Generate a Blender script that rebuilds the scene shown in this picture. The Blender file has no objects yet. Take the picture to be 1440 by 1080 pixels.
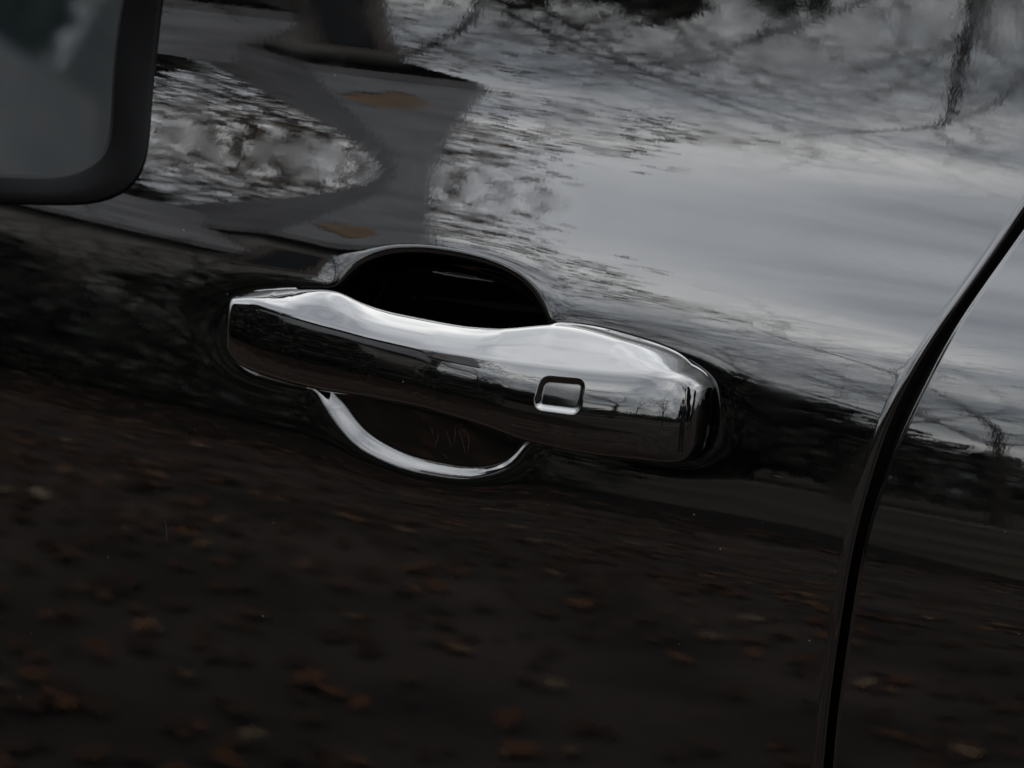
import bpy, math, random
import numpy as np
from mathutils import Vector, Matrix

# ---------------------------------------------------------------- camera
scene = bpy.context.scene
R = math.radians
PITCH, YAW, DIST = R(18.0), R(30.0), 1.7
FPX = 3745.0 * DIST                      # focal length in pixels of a 1440 px wide frame
HC = np.array([0.0, 0.0, 0.97])          # handle centre on the door skin
HPX = (668.0, 520.0)                     # where the photograph shows it
fwd = np.array([-math.sin(YAW) * math.cos(PITCH), math.cos(YAW) * math.cos(PITCH), -math.sin(PITCH)])
right = np.array([math.cos(YAW), math.sin(YAW), 0.0])
up = np.cross(right, fwd)
hc_dir = fwd + right * (HPX[0] - 720) / FPX - up * (HPX[1] - 540) / FPX
CAM = HC - hc_dir * DIST

cam_data = bpy.data.cameras.new("camera")
cam = bpy.data.objects.new("camera", cam_data)
scene.collection.objects.link(cam)
cam.matrix_world = Matrix(((right[0], up[0], -fwd[0], CAM[0]), (right[1], up[1], -fwd[1], CAM[1]),
                           (right[2], up[2], -fwd[2], CAM[2]), (0, 0, 0, 1)))
cam_data.sensor_width = 36.0
cam_data.lens = FPX * 36.0 / 1440.0
cam_data.clip_start = 0.02
cam_data.clip_end = 2000.0
cam_data.dof.use_dof = True
cam_data.dof.focus_distance = DIST - 0.02
cam_data.dof.aperture_fstop = 18.0
scene.camera = cam

# ---------------------------------------------------------------- sky, sun, exposure
SUN_EL, SUN_ROT = R(32.0), R(20.0)
world = bpy.data.worlds.new("World")
scene.world = world
world.use_nodes = True
wn, wl = world.node_tree.nodes, world.node_tree.links
wn.clear()
w_out = wn.new("ShaderNodeOutputWorld")
w_bg = wn.new("ShaderNodeBackground")
w_bg.inputs["Strength"].default_value = 0.10
sky = wn.new("ShaderNodeTexSky")
sky.sky_type = 'NISHITA'
sky.sun_disc = False
sky.sun_elevation = SUN_EL
sky.sun_rotation = SUN_ROT
sky.air_density = 1.0
sky.dust_density = 3.0
tc = wn.new("ShaderNodeTexCoord")
sep = wn.new("ShaderNodeSeparateXYZ")
wl.new(tc.outputs["Generated"], sep.inputs[0])


def wmath(op, a, b=None, clamp=False):
    n = wn.new("ShaderNodeMath"); n.operation = op; n.use_clamp = clamp
    for k, v in enumerate((a, b)):
        if v is None: continue
        if isinstance(v, (int, float)): n.inputs[k].default_value = v
        else: wl.new(v, n.inputs[k])
    return n.outputs[0]


zc_ = wmath('MAXIMUM', sep.outputs[2], 0.0)
den = wmath('ADD', zc_, 0.16)
cx_, cy_ = wmath('DIVIDE', sep.outputs[0], den), wmath('DIVIDE', sep.outputs[1], den)
comb = wn.new("ShaderNodeCombineXYZ")
wl.new(cx_, comb.inputs[0]); wl.new(cy_, comb.inputs[1])
cl1 = wn.new("ShaderNodeTexNoise"); cl1.inputs["Scale"].default_value = 1.6
cl1.inputs["Detail"].default_value = 7.0; cl1.inputs["Roughness"].default_value = 0.55
cl1.inputs["Distortion"].default_value = 0.5
wl.new(comb.outputs[0], cl1.inputs["Vector"])
cr = wn.new("ShaderNodeValToRGB")
cr.color_ramp.elements[0].position = 0.33; cr.color_ramp.elements[0].color = (2.6, 2.7, 2.85, 1)
cr.color_ramp.elements[1].position = 0.70; cr.color_ramp.elements[1].color = (8.6, 8.5, 8.2, 1)
e = cr.color_ramp.elements.new(0.52); e.color = (5.25, 5.33, 5.40, 1)
wl.new(cl1.outputs[0], cr.inputs[0])
mixs = wn.new("ShaderNodeMixRGB"); mixs.inputs[0].default_value = 0.86
wl.new(sky.outputs[0], mixs.inputs[1]); wl.new(cr.outputs[0], mixs.inputs[2])
grad = wmath('ADD', wmath('MULTIPLY', wmath('POWER', zc_, 1.2), 1.75), 0.41)      # overcast skies are brighter overhead
gm = wn.new("ShaderNodeMixRGB"); gm.blend_type = 'MULTIPLY'; gm.inputs[0].default_value = 1.0
wl.new(mixs.outputs[0], gm.inputs[1]); wl.new(grad, gm.inputs[2])
wl.new(gm.outputs[0], w_bg.inputs[0]); wl.new(w_bg.outputs[0], w_out.inputs[0])

sun_data = bpy.data.lights.new("sun", 'SUN')
sun_data.energy = 0.6
sun_data.angle = R(25.0)
sun_data.color = (1.0, 0.96, 0.9)
sun = bpy.data.objects.new("sun", sun_data)
scene.collection.objects.link(sun)
sd = Vector((math.sin(SUN_ROT) * math.cos(SUN_EL), math.cos(SUN_ROT) * math.cos(SUN_EL), math.sin(SUN_EL)))
sun.rotation_euler = (-sd).to_track_quat('-Z', 'Y').to_euler()
sun.location = sd * 30

scene.view_settings.view_transform = 'Standard'
scene.view_settings.look = 'None'
scene.view_settings.exposure = 3.58
scene.view_settings.gamma = 1.0
scene.view_settings.use_curve_mapping = False
scene.cycles.max_bounces = 10
scene.cycles.glossy_bounces = 6

# ---------------------------------------------------------------- helpers
COL = scene.collection


def link(o, parent=None):
    COL.objects.link(o)
    if parent is not None: o.parent = parent
    return o


def empty(name, loc=(0, 0, 0), rz=0.0):
    o = bpy.data.objects.new(name, None); o.location = loc; o.rotation_euler = (0, 0, rz)
    return link(o)


def tag(o, label=None, cat=None, group=None, kind=None):
    if label: o["label"] = label
    if cat: o["category"] = cat
    if group: o["group"] = group
    if kind: o["kind"] = kind
    return o


def mesh_obj(name, verts, faces, mat, parent=None, smooth=True, loc=None):
    me = bpy.data.meshes.new(name)
    verts = np.asarray(verts, dtype=np.float32)
    if parent is not None and loc is None and any(abs(c) > 1e-9 for c in parent.location):
        pass
    if isinstance(faces, np.ndarray):
        n, k = faces.shape
        me.vertices.add(len(verts)); me.vertices.foreach_set("co", verts.ravel())
        me.loops.add(n * k); me.loops.foreach_set("vertex_index", faces.ravel().astype(np.int32))
        me.polygons.add(n)
        me.polygons.foreach_set("loop_start", np.arange(0, n * k, k, dtype=np.int32))
        me.update(calc_edges=True)
    else:
        me.from_pydata(verts.tolist(), [], faces); me.update()
    me.polygons.foreach_set("use_smooth", np.full(len(me.polygons), smooth, dtype=bool))
    me.update()
    if mat is not None: me.materials.append(mat)
    o = bpy.data.objects.new(name, me)
    return link(o, parent)


def grid_faces(nr, nc, wrap=False):
    i = np.arange(nr - 1)[:, None]
    j = np.arange(nc if wrap else nc - 1)[None, :]
    j2 = (j + 1) % nc
    a = i * nc + j; b = i * nc + j2; c = (i + 1) * nc + j2; d = (i + 1) * nc + j
    return np.stack([a, b, c, d], -1).reshape(-1, 4)


def new_mat(name, col=(0.5, 0.5, 0.5), rough=0.5, ior=1.5, metallic=0.0, spec=0.5):
    m = bpy.data.materials.new(name); m.use_nodes = True
    b = m.node_tree.nodes["Principled BSDF"]
    b.inputs["Base Color"].default_value = (*col, 1)
    b.inputs["Roughness"].default_value = rough
    b.inputs["IOR"].default_value = ior
    b.inputs["Metallic"].default_value = metallic
    b.inputs["Specular IOR Level"].default_value = spec
    return m, m.node_tree.nodes, m.node_tree.links, b


def add_noise_color(m, scale, c1, c2, lo=0.35, hi=0.65, detail=6, coord="Object", bump=0.0, bump_scale=None):
    nt = m.node_tree; n, l = nt.nodes, nt.links; b = n["Principled BSDF"]
    t = n.new("ShaderNodeTexCoord")
    no = n.new("ShaderNodeTexNoise"); no.inputs["Scale"].default_value = scale; no.inputs["Detail"].default_value = detail
    l.new(t.outputs[coord], no.inputs["Vector"])
    r = n.new("ShaderNodeValToRGB")
    r.color_ramp.elements[0].position = lo; r.color_ramp.elements[0].color = (*c1, 1)
    r.color_ramp.elements[1].position = hi; r.color_ramp.elements[1].color = (*c2, 1)
    l.new(no.outputs[0], r.inputs[0]); l.new(r.outputs[0], b.inputs["Base Color"])
    if bump:
        n2 = n.new("ShaderNodeTexNoise"); n2.inputs["Scale"].default_value = bump_scale or scale * 4
        n2.inputs["Detail"].default_value = 6
        l.new(t.outputs[coord], n2.inputs["Vector"])
        bp = n.new("ShaderNodeBump"); bp.inputs["Strength"].default_value = bump; bp.inputs["Distance"].default_value = 0.02
        l.new(n2.outputs[0], bp.inputs["Height"]); l.new(bp.outputs[0], b.inputs["Normal"])
    return m


# pixel of the photograph -> point on a plane o metres outside the nominal door plane (a measuring aid)
def unproject(px, py, o=0.0):
    d = fwd + right * (px - 720) / FPX - up * (py - 540) / FPX
    t = (-o - CAM[1]) / d[1]
    p = CAM + d * t
    return p[0], p[2]


def smooth_closed(pts, n=400, it=2):
    """closed Catmull-Rom through pts, resampled evenly"""
    P = np.array(pts, float); m = len(P); out = []
    for i in range(m):
        p0, p1, p2, p3 = P[i - 1], P[i], P[(i + 1) % m], P[(i + 2) % m]
        for t in np.linspace(0, 1, 40, endpoint=False):
            out.append(0.5 * ((2 * p1) + (-p0 + p2) * t + (2 * p0 - 5 * p1 + 4 * p2 - p3) * t * t + (-p0 + 3 * p1 - 3 * p2 + p3) * t ** 3))
    Q = np.array(out); Q = np.vstack([Q, Q[:1]])
    s = np.r_[0, np.cumsum(np.linalg.norm(np.diff(Q, axis=0), axis=1))]
    u = np.linspace(0, s[-1], n, endpoint=False)
    S = np.stack([np.interp(u, s, Q[:, 0]), np.interp(u, s, Q[:, 1])], 1)
    for _ in range(it):
        S = (np.roll(S, 1, 0) + 2 * S + np.roll(S, -1, 0)) / 4
    return S


def sdf_poly(X, Z, poly):
    """signed distance, negative inside"""
    sh = X.shape; P = np.stack([X.ravel(), Z.ravel()], 1)
    A = poly; B = np.roll(poly, -1, 0); out = np.empty(len(P)); ins = np.empty(len(P), bool)
    for k in range(0, len(P), 20000):
        q = P[k:k + 20000]
        d = B - A; L2 = (d ** 2).sum(1)
        qa = q[:, None, :] - A[None]
        t = np.clip((qa * d).sum(-1) / L2, 0, 1)
        dist = np.sqrt(((qa - t[..., None] * d) ** 2).sum(-1)).min(1)
        c = ((A[None, :, 1] > q[:, 1:2]) != (B[None, :, 1] > q[:, 1:2]))
        with np.errstate(divide='ignore', invalid='ignore'):
            xi = A[None, :, 0] + (q[:, 1:2] - A[None, :, 1]) * d[None, :, 0] / d[None, :, 1]
        ins[k:k + 20000] = (np.where(c, q[:, 0:1] < xi, False).sum(1) % 2) == 1
        out[k:k + 20000] = dist
    return np.where(ins, -out, out).reshape(sh)


def spline_fn(xs, ys, sig=0.0):
    xs, ys = np.array(xs, float), np.array(ys, float)
    o = np.argsort(xs); xs, ys = xs[o], ys[o]
    g = np.linspace(xs[0], xs[-1], 2000); v = np.interp(g, xs, ys)
    if sig > 0:
        h = g[1] - g[0]; k = int(3 * sig / h) + 1
        ker = np.exp(-0.5 * (np.arange(-k, k + 1) * h / sig) ** 2); ker /= ker.sum()
        sl0, sl1 = (v[1] - v[0]), (v[-1] - v[-2])
        vp = np.r_[v[0] + sl0 * np.arange(-k, 0), v, v[-1] + sl1 * np.arange(1, k + 1)]
        v = np.convolve(vp, ker, 'valid')
    s0, s1 = (v[1] - v[0]) / (g[1] - g[0]), (v[-1] - v[-2]) / (g[1] - g[0])

    def f(x):
        x = np.asarray(x, float)
        r = np.interp(x, g, v)
        r = np.where(x < g[0], v[0] + s0 * (x - g[0]), r)
        return np.where(x > g[-1], v[-1] + s1 * (x - g[-1]), r)
    return f


def softplus(v, k):
    return k * np.logaddexp(0, v / k)


def smin(a, b, k):
    h = np.clip(0.5 + 0.5 * (b - a) / k, 0, 1)
    return b * (1 - h) + a * h - k * h * (1 - h)


# ---------------------------------------------------------------- materials
def paint_material(name, peel=1.0):
    m, n, l, b = new_mat(name, (0.00018, 0.00018, 0.0002), 0.02, 1.56)
    t = n.new("ShaderNodeTexCoord")
    # orange peel of the lacquer
    n1 = n.new("ShaderNodeTexNoise"); n1.inputs["Scale"].default_value = 480; n1.inputs["Detail"].default_value = 2
    l.new(t.outputs["Object"], n1.inputs["Vector"])
    bp = n.new("ShaderNodeBump"); bp.inputs["Strength"].default_value = 0.015 * peel; bp.inputs["Distance"].default_value = 0.0002
    l.new(n1.outputs[0], bp.inputs["Height"]); l.new(bp.outputs[0], b.inputs["Normal"])
    # smears left by hands and rain: uneven gloss
    n3 = n.new("ShaderNodeTexNoise"); n3.inputs["Scale"].default_value = 38; n3.inputs["Detail"].default_value = 5; n3.inputs["Distortion"].default_value = 1.2
    l.new(t.outputs["Object"], n3.inputs["Vector"])
    mr = n.new("ShaderNodeMapRange"); mr.inputs[1].default_value = 0.45; mr.inputs[2].default_value = 0.8; mr.inputs[3].default_value = 0.012; mr.inputs[4].default_value = 0.075
    l.new(n3.outputs[0], mr.inputs[0]); l.new(mr.outputs[0], b.inputs["Roughness"])
    # dust specks
    v = n.new("ShaderNodeTexVoronoi"); v.inputs["Scale"].default_value = 75
    l.new(t.outputs["Object"], v.inputs["Vector"])
    lt = n.new("ShaderNodeMath"); lt.operation = 'LESS_THAN'; lt.inputs[1].default_value = 0.022
    l.new(v.outputs["Distance"], lt.inputs[0])
    mx = n.new("ShaderNodeMixRGB"); mx.inputs[1].default_value = (0.00018, 0.00018, 0.0002, 1); mx.inputs[2].default_value = (0.03, 0.03, 0.028, 1)
    l.new(lt.outputs[0], mx.inputs[0]); l.new(mx.outputs[0], b.inputs["Base Color"])
    return m


M = {}
M['paint'] = paint_material("black_lacquer")
M['handle'] = paint_material("black_handle_lacquer", 0.12)
M['button'] = new_mat("button_plastic", (0.0006, 0.0006, 0.0007), 0.09, 1.5)[0]
M['rubber'] = new_mat("black_rubber", (0.001, 0.001, 0.001), 0.6, spec=0.08)[0]
M['trim'] = new_mat("black_trim", (0.0003, 0.0003, 0.00035), 0.35, spec=0.02)[0]
M['glass'] = new_mat("tinted_glass", (0.0015, 0.0022, 0.0024), 0.02, 1.5)[0]
M['dark'] = new_mat("dark_cavity", (0.004, 0.004, 0.004), 0.8, spec=0.1)[0]

# ---------------------------------------------------------------- the car body skin
# tilt of the skin (degrees, positive faces up) against height above the shoulder's horizon line
TILT_W = [-0.60, -0.30, -0.13, -0.068, -0.052, -0.038, -0.020, 0.0, 0.020, 0.038, 0.053, 0.068, 0.086, 0.106, 0.128, 0.160, 0.30]
TILT_A = [-10.0, -6.0, -1.2, 1.6, 4.2, 8.2, 10.0, 11.2, 17.0, 23.5, 27.5, 26.5, 20.5, 15.5, 12.5, 10.5, 10.0]
tilt_f = spline_fn(TILT_W, TILT_A, 0.008)
_w = np.linspace(-0.8, 0.6, 5600)
_o = -np.cumsum(np.tan(np.radians(tilt_f(_w)))) * (_w[1] - _w[0])
_o -= np.interp(0.0, _w, _o)
xl_, zl_ = unproject(100, 392); xr_, zr_ = unproject(1150, 598)
LINE_S = (zr_ - zl_) / (xr_ - xl_); LINE_0 = zl_ - LINE_S * xl_
RAD_X = 4.5


def skin(x, z):
    """outward offset of the body side at x (along the car) and z (height)"""
    w = z - (LINE_0 + LINE_S * x)
    return np.interp(w, _w, _o) - x * x / (2 * RAD_X)


def on_skin(px, py):
    x, z = unproject(px, py)
    for _ in range(12):
        x, z = unproject(px, py, float(skin(x, z)))
    return x, z


car = empty("parked_car", (0, 0, 0))
tag(car, "glossy black car side with pull handle, window corner and panel gap", "car")

# outlines measured off the photograph, laid on the skin
PAD = [(315, 482), (316, 452), (328, 422), (350, 406), (400, 402), (470, 405), (560, 425), (660, 445), (765, 455), (830, 467), (900, 482),
       (960, 502), (991, 520), (1008, 547), (1012, 585), (1006, 620), (990, 642), (960, 650), (900, 645), (820, 632), (740, 612), (600, 578), (460, 556),
       (400, 545), (350, 529), (324, 508)]
CUP = [(476, 404), (500, 375), (540, 357), (590, 353), (650, 361), (705, 378), (742, 405), (763, 440), (772, 480), (770, 540), (757, 600), (735, 634), (708, 659),
       (665, 670), (615, 667), (560, 655), (505, 628), (470, 590), (452, 558), (443, 510), (450, 450)]
WIN_OUT = [(-2600, 190), (-1300, 250), (-700, 275), (-200, 286), (0, 287), (80, 288.5), (125, 287), (160, 279), (190, 260), (206, 230), (211, 180), (215, 120), (222, 62), (232, -20), (262, -200), (330, -500), (420, -900), (-2600, -900)]
WIN_IN = [(-2600, 150), (-1300, 210), (-700, 235), (-200, 246), (0, 247), (50, 252), (85, 250), (118, 239), (143, 218), (154, 185), (158, 120), (164, 62), (174, -20), (204, -200), (270, -490), (355, -850), (-2560, -850)]
pad_poly = smooth_closed([on_skin(*p) for p in PAD], 200, 2)
cup_poly = smooth_closed([on_skin(*p) for p in CUP], 160, 2)
win_out = smooth_closed([on_skin(*p) for p in WIN_OUT], 1600, 3)
win_in = smooth_closed([on_skin(*p) for p in WIN_IN], 1600, 3)

GAP_L = [(1560, 120), (1440, 288), (1362, 400), (1309, 473), (1273, 533), (1251, 578), (1233, 625), (1214, 690), (1196, 755), (1180, 851), (1164, 957), (1157, 1016), (1148, 1120)]
GAP_R = [(1580, 122), (1462, 288), (1383, 400), (1335.5, 467), (1304, 533), (1280, 578), (1256, 631), (1234, 690), (1215, 755), (1198, 851), (1182, 957), (1174, 1016), (1166, 1120)]
gl = np.array([on_skin(*p) for p in GAP_L]); gr = np.array([on_skin(*p) for p in GAP_R])
gap_l = spline_fn(gl[:, 1], gl[:, 0] + 0.0015, 0.010)
gap_r = spline_fn(gr[:, 1], gr[:, 0], 0.010)

Z0, Z1 = 0.34, 1.42
X0, X1 = -1.15, 0.62


def recess(X, Z):
    """depth pressed into the skin round the handle, the finger cup and the window opening"""
    out = np.zeros_like(X)
    bx0, bx1 = pad_poly[:, 0].min() - 0.06, pad_poly[:, 0].max() + 0.06
    bz0, bz1 = cup_poly[:, 1].min() - 0.06, cup_poly[:, 1].max() + 0.06
    m = (X > bx0) & (X < bx1) & (Z > bz0) & (Z < bz1)
    low = np.clip((pad_poly[:, 1].mean() - 0.16 * X[m] + 0.004 - Z[m]) / 0.012, 0, 1)
    sp = sdf_poly(X[m], Z[m], pad_poly) + 0.0012 + 0.0015 * low
    sc_ = sdf_poly(X[m], Z[m], cup_poly)
    s = smin(sp, sc_, 0.005)
    rim = softplus(-s, 0.0004)                      # metres inside the common rim
    groove = 0.0028 * np.tanh(rim / 0.0022) * np.clip(1 - sp / 0.007, 0, 1)
    ins = softplus(-sc_, 0.0006)
    xr = np.clip((X[m] - cup_poly[:, 0].min()) / 0.085, 0, 1)
    pf = np.polyfit(pad_poly[:, 0], pad_poly[:, 1], 1)
    h = Z[m] - np.polyval(pf, X[m])                # height above the bar's centre line
    hi = np.clip((h + 0.016) / 0.014, 0, 1)
    wall = (0.0086 - 0.0064 * xr ** 0.55) * (1 - hi) + 0.010 * hi
    t = np.clip(ins / wall, 0, 1)
    bowl = 0.25 * np.sin(np.pi / 2 * t) + 0.75 * (t * t * (3 - 2 * t) * 0.35 + 0.65 * t)
    # floor of the finger cup: a near-vertical plate below, stepping back behind the bar, near-vertical again above
    zl = cup_poly[:, 1].min()
    f_o = spline_fn([-0.062, -0.042, -0.014, 0.000, 0.068], [-0.0022, -0.0032, -0.0058, -0.0290, -0.0272], 0.002)(h)
    floor = skin(X[m], Z[m]) - (skin(X[m], zl + 0 * h) + f_o)
    floor = floor * (1 - 0.45 * xr * (1 - hi))
    soft = 0.0003 * np.exp(-np.clip(s, 0, None) / 0.006)  # the pressing eases into the rim
    out[m] = groove * (1 - bowl) + bowl * floor + soft
    mw = (X < win_out[:, 0].max() + 0.005) & (Z > win_out[:, 1].min() - 0.004)
    sw = sdf_poly(X[mw], Z[mw], win_out[::8])
    wd = 0.016 * np.clip((-sw - 0.0065) / 0.005, 0, 1)
    out[mw] += wd
    return out


def axis_samples(lo, hi, a, b, fine, coarse):
    seg = [np.arange(a, b, fine)]
    x = a; st = fine; left = []
    while x > lo:
        st = min(st * 1.12, coarse); x -= st; left.append(max(x, lo))
    x = seg[0][-1]; st = fine; rightl = []
    while x < hi:
        st = min(st * 1.12, coarse); x += st; rightl.append(min(x, hi))
    return np.r_[np.array(left[::-1]), seg[0], np.array(rightl)]


hx0, hx1 = pad_poly[:, 0].min() - 0.012, pad_poly[:, 0].max() + 0.012
hz0, hz1 = cup_poly[:, 1].min() - 0.012, cup_poly[:, 1].max() + 0.012
zs = axis_samples(Z0, Z1, hz0, hz1, 0.0006, 0.003)

# rear door: columns up to the handle zone keep their x, those to the right of it lean into the gap curve
xs = axis_samples(X0, hx1 + 0.02, hx0, hx1, 0.0006, 0.003)
EDGE_R, EDGE_D = 0.0042, 0.0016        # width and drop of the rolled sheet edge


def edge_profile(n=15):
    """(setback from the gap edge, depth) of the rolled sheet edge"""
    a = np.linspace(0, math.pi / 2, n)
    return [(EDGE_R * (1 - math.sin(t)), EDGE_D * (1 - math.cos(t))) for t in a]


def door_mesh():
    cols = []
    Zc = zs
    for x in xs: cols.append((np.full_like(Zc, x), np.zeros_like(Zc)))
    xa = xs[-1]; ge = gap_l(Zc) - EDGE_R
    for t in np.linspace(0, 1, 46)[1:]:
        cols.append((xa + (ge - xa) * t, np.zeros_like(Zc)))
    for (sb, dp) in edge_profile()[1:]:
        cols.append((gap_l(Zc) - sb, np.full_like(Zc, dp)))
    for dp in (0.006, 0.012, 0.018):
        cols.append((gap_l(Zc) - 0.0002, np.full_like(Zc, dp)))
    X = np.stack([c[0] for c in cols], 1); Dp = np.stack([c[1] for c in cols], 1)
    Z = np.repeat(Zc[:, None], X.shape[1], 1)
    rec = recess(X, Z)
    O = skin(X, Z) - rec - Dp
    V = np.stack([X, -O, Z], -1)
    return X, Z, V, rec


X, Z, V, rec = door_mesh()
nr, nc = X.shape
F = grid_faces(nr, nc)
sc_all = np.full(X.shape, 1.0)
mk = (X > hx0) & (X < hx1) & (Z > hz0) & (Z < hz1)
sc_all[mk] = sdf_poly(X[mk], Z[mk], cup_poly)
fc = sc_all.ravel()[F].mean(1)
# smooth vertex normals of the whole pressing, shared by both pieces so that no seam shows
Vg = V
du = np.gradient(Vg, axis=1); dv = np.gradient(Vg, axis=0)
N = np.cross(du, dv); N /= np.linalg.norm(N, axis=-1, keepdims=True) + 1e-12
if N[nr // 2, 5, 1] > 0: N = -N


def sub_mesh(name, verts, normals, faces, mat, parent):
    idx = np.unique(faces); remap = np.full(len(verts), -1); remap[idx] = np.arange(len(idx))
    fq = verts[faces[len(faces) // 2]]
    fn = np.cross(fq[1] - fq[0], fq[3] - fq[0])
    if fn @ normals[faces[len(faces) // 2][0]] < 0: faces = faces[:, ::-1]
    o = mesh_obj(name, verts[idx], remap[faces], mat, parent)
    o.data.normals_split_custom_set_from_vertices(normals[idx].tolist())
    return o


door = sub_mesh("rear_door", V.reshape(-1, 3), N.reshape(-1, 3), F[fc >= 0.0005], M['paint'], car)
cup = sub_mesh("handle_cup", V.reshape(-1, 3), N.reshape(-1, 3), F[fc < 0.0005], M['paint'], car)
cup["label"] = "scooped finger recess behind the door handle"


def fender_mesh():
    cols = []
    Zc = zs
    for dp in (0.018, 0.012, 0.006):
        cols.append((gap_r(Zc) + 0.0002, np.full_like(Zc, dp)))
    for (sb, dp) in edge_profile()[::-1][:-1]:
        sb, dp = sb * 0.5, dp * 0.7
        cols.append((gap_r(Zc) + sb, np.full_like(Zc, dp)))
    ge = gap_r(Zc) + EDGE_R * 0.5
    for t in np.linspace(0, 1, 90):
        cols.append((ge + (X1 + 0.25 - ge) * t, np.zeros_like(Zc)))
    Xf = np.stack([c[0] for c in cols], 1); Dp = np.stack([c[1] for c in cols], 1)
    Zf = np.repeat(Zc[:, None], Xf.shape[1], 1)
    return np.stack([Xf, -(skin(Xf, Zf) - Dp), Zf], -1)


Vf = fender_mesh()
dn = np.cross(np.gradient(Vf, axis=1), np.gradient(Vf, axis=0)); dn /= np.linalg.norm(dn, axis=-1, keepdims=True) + 1e-12
if dn[nr // 2, -5, 1] > 0: dn = -dn
sub_mesh("rear_quarter_panel", Vf.reshape(-1, 3), dn.reshape(-1, 3), grid_faces(*Vf.shape[:2]), M['paint'], car)

# rubber seal deep in the gap, and the inner door shell behind everything
zg = np.linspace(Z0, Z1, 120)
sv = []
for z in zg:
    xa, xb = gap_l(z) - 0.006, gap_r(z) + 0.006; o = float(skin((xa + xb) / 2, z))
    for t in np.linspace(0, 1, 7):
        sv.append((xa + (xb - xa) * t, -(o - 0.0165 + 0.0035 * math.sin(math.pi * t)), z))
mesh_obj("door_seal", sv, grid_faces(120, 7), M['rubber'], car)


# a few light scratches in the lacquer
M['scratch'] = new_mat("scratched_lacquer", (0.0055, 0.0055, 0.0055), 0.5, spec=0.3)[0]


def scratch(p0, p1, w, parent, bend=0.0):
    n = 9; L, Rr = [], []
    for t in np.linspace(0, 1, n):
        px = p0[0] + (p1[0] - p0[0]) * t + bend * math.sin(math.pi * t) * 3; py = p0[1] + (p1[1] - p0[1]) * t
        x, z = on_skin(px, py); ww = w * math.sin(math.pi * (0.06 + 0.88 * t))
        d = np.array([p1[1] - p0[1], p1[0] - p0[0]], float); d /= np.linalg.norm(d)
        for sgn, lst in ((-1, L), (1, Rr)):
            xx, zz = np.array([x + sgn * d[0] * ww]), np.array([z + sgn * d[1] * ww])
            o = float((skin(xx, zz) - recess(xx, zz))[0]) + 0.00012
            lst.append((xx[0], -o, zz[0]))
    return mesh_obj("scratch", L + Rr, [(i, i + 1, n + i + 1, n + i) for i in range(n - 1)], M['scratch'], parent)


scratch((232, 730), (235, 762), 0.00018, door, 0.4)
scratch((1085, 668), (1100, 671), 0.00010, door)
for q0, q1 in (((622, 604), (630, 634)), ((636, 600), (634, 628)), ((641, 606), (650, 640)), ((612, 610), (606, 632)), ((600, 600), (604, 616)), ((655, 612), (653, 640)), ((617, 640), (624, 648))):
    scratch(q0, q1, 0.00009, cup, 0.5)

# ---------------------------------------------------------------- window: glass and surround
def ring_resample(poly, n):
    P = np.vstack([poly, poly[:1]]); s = np.r_[0, np.cumsum(np.linalg.norm(np.diff(P, axis=0), axis=1))]
    u = np.linspace(0, s[-1], n, endpoint=False)
    return np.stack([np.interp(u, s, P[:, 0]), np.interp(u, s, P[:, 1])], 1)


def poly_normals(p):
    t = np.roll(p, -1, 0) - np.roll(p, 1, 0); t /= np.linalg.norm(t, axis=1, keepdims=True)
    n = np.stack([t[:, 1], -t[:, 0]], 1)
    area = 0.5 * np.sum(p[:, 0] * np.roll(p[:, 1], -1) - np.roll(p[:, 0], -1) * p[:, 1])
    return n if area > 0 else -n


wo = win_out
wi = np.array([win_in[np.argmin(((win_in - q) ** 2).sum(1))] for q in wo])
for _ in range(8): wi = (np.roll(wi, 1, 0) + 2 * wi + np.roll(wi, -1, 0)) / 4
WX, WZ = on_skin(150, 200)
W_O = float(skin(WX, WZ))
GL_T = math.tan(R(20.9))


def glass_o(x, z):
    return W_O - 0.004 - GL_T * (z - WZ) - (x - WX) ** 2 / 12.0


rings = []
prof = [(-0.02, 'o', -0.006), (0.0, 'o', 0.0004), (0.03, 'o', 0.0008), (0.1, 'm', 0.0010), (0.5, 'm', 0.0010), (0.9, 'm', 0.0008), (0.985, 'g', 0.0006), (1.0, 'g', -0.004)]
for t, k, h in prof:
    p = wo + (wi - wo) * t
    so = skin(p[:, 0], p[:, 1]); go = glass_o(p[:, 0], p[:, 1]) + 0.002
    bl = {'o': 0.0, 'm': min(1, max(0, (t - .5) / .4)), 'g': 1.0}[k]
    o = so * (1 - bl) + go * bl + h
    rings.append(np.stack([p[:, 0], -o, p[:, 1]], 1))
RV = np.array(rings)
mesh_obj("window_surround", RV.reshape(-1, 3), grid_faces(len(prof), len(wo), True), M['trim'], car)
gp = ring_resample(wi, 400); gn = poly_normals(gp); gp = gp + gn * 0.002
gc = gp.mean(0); gv = []
NRG = 24
for k in range(NRG + 1):
    p = gc + (gp - gc) * (k / NRG)
    gv.append(np.stack([p[:, 0], -glass_o(p[:, 0], p[:, 1]), p[:, 1]], 1))
mesh_obj("window_glass", np.array(gv).reshape(-1, 3), grid_faces(NRG + 1, 400, True), M['glass'], car)

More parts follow.
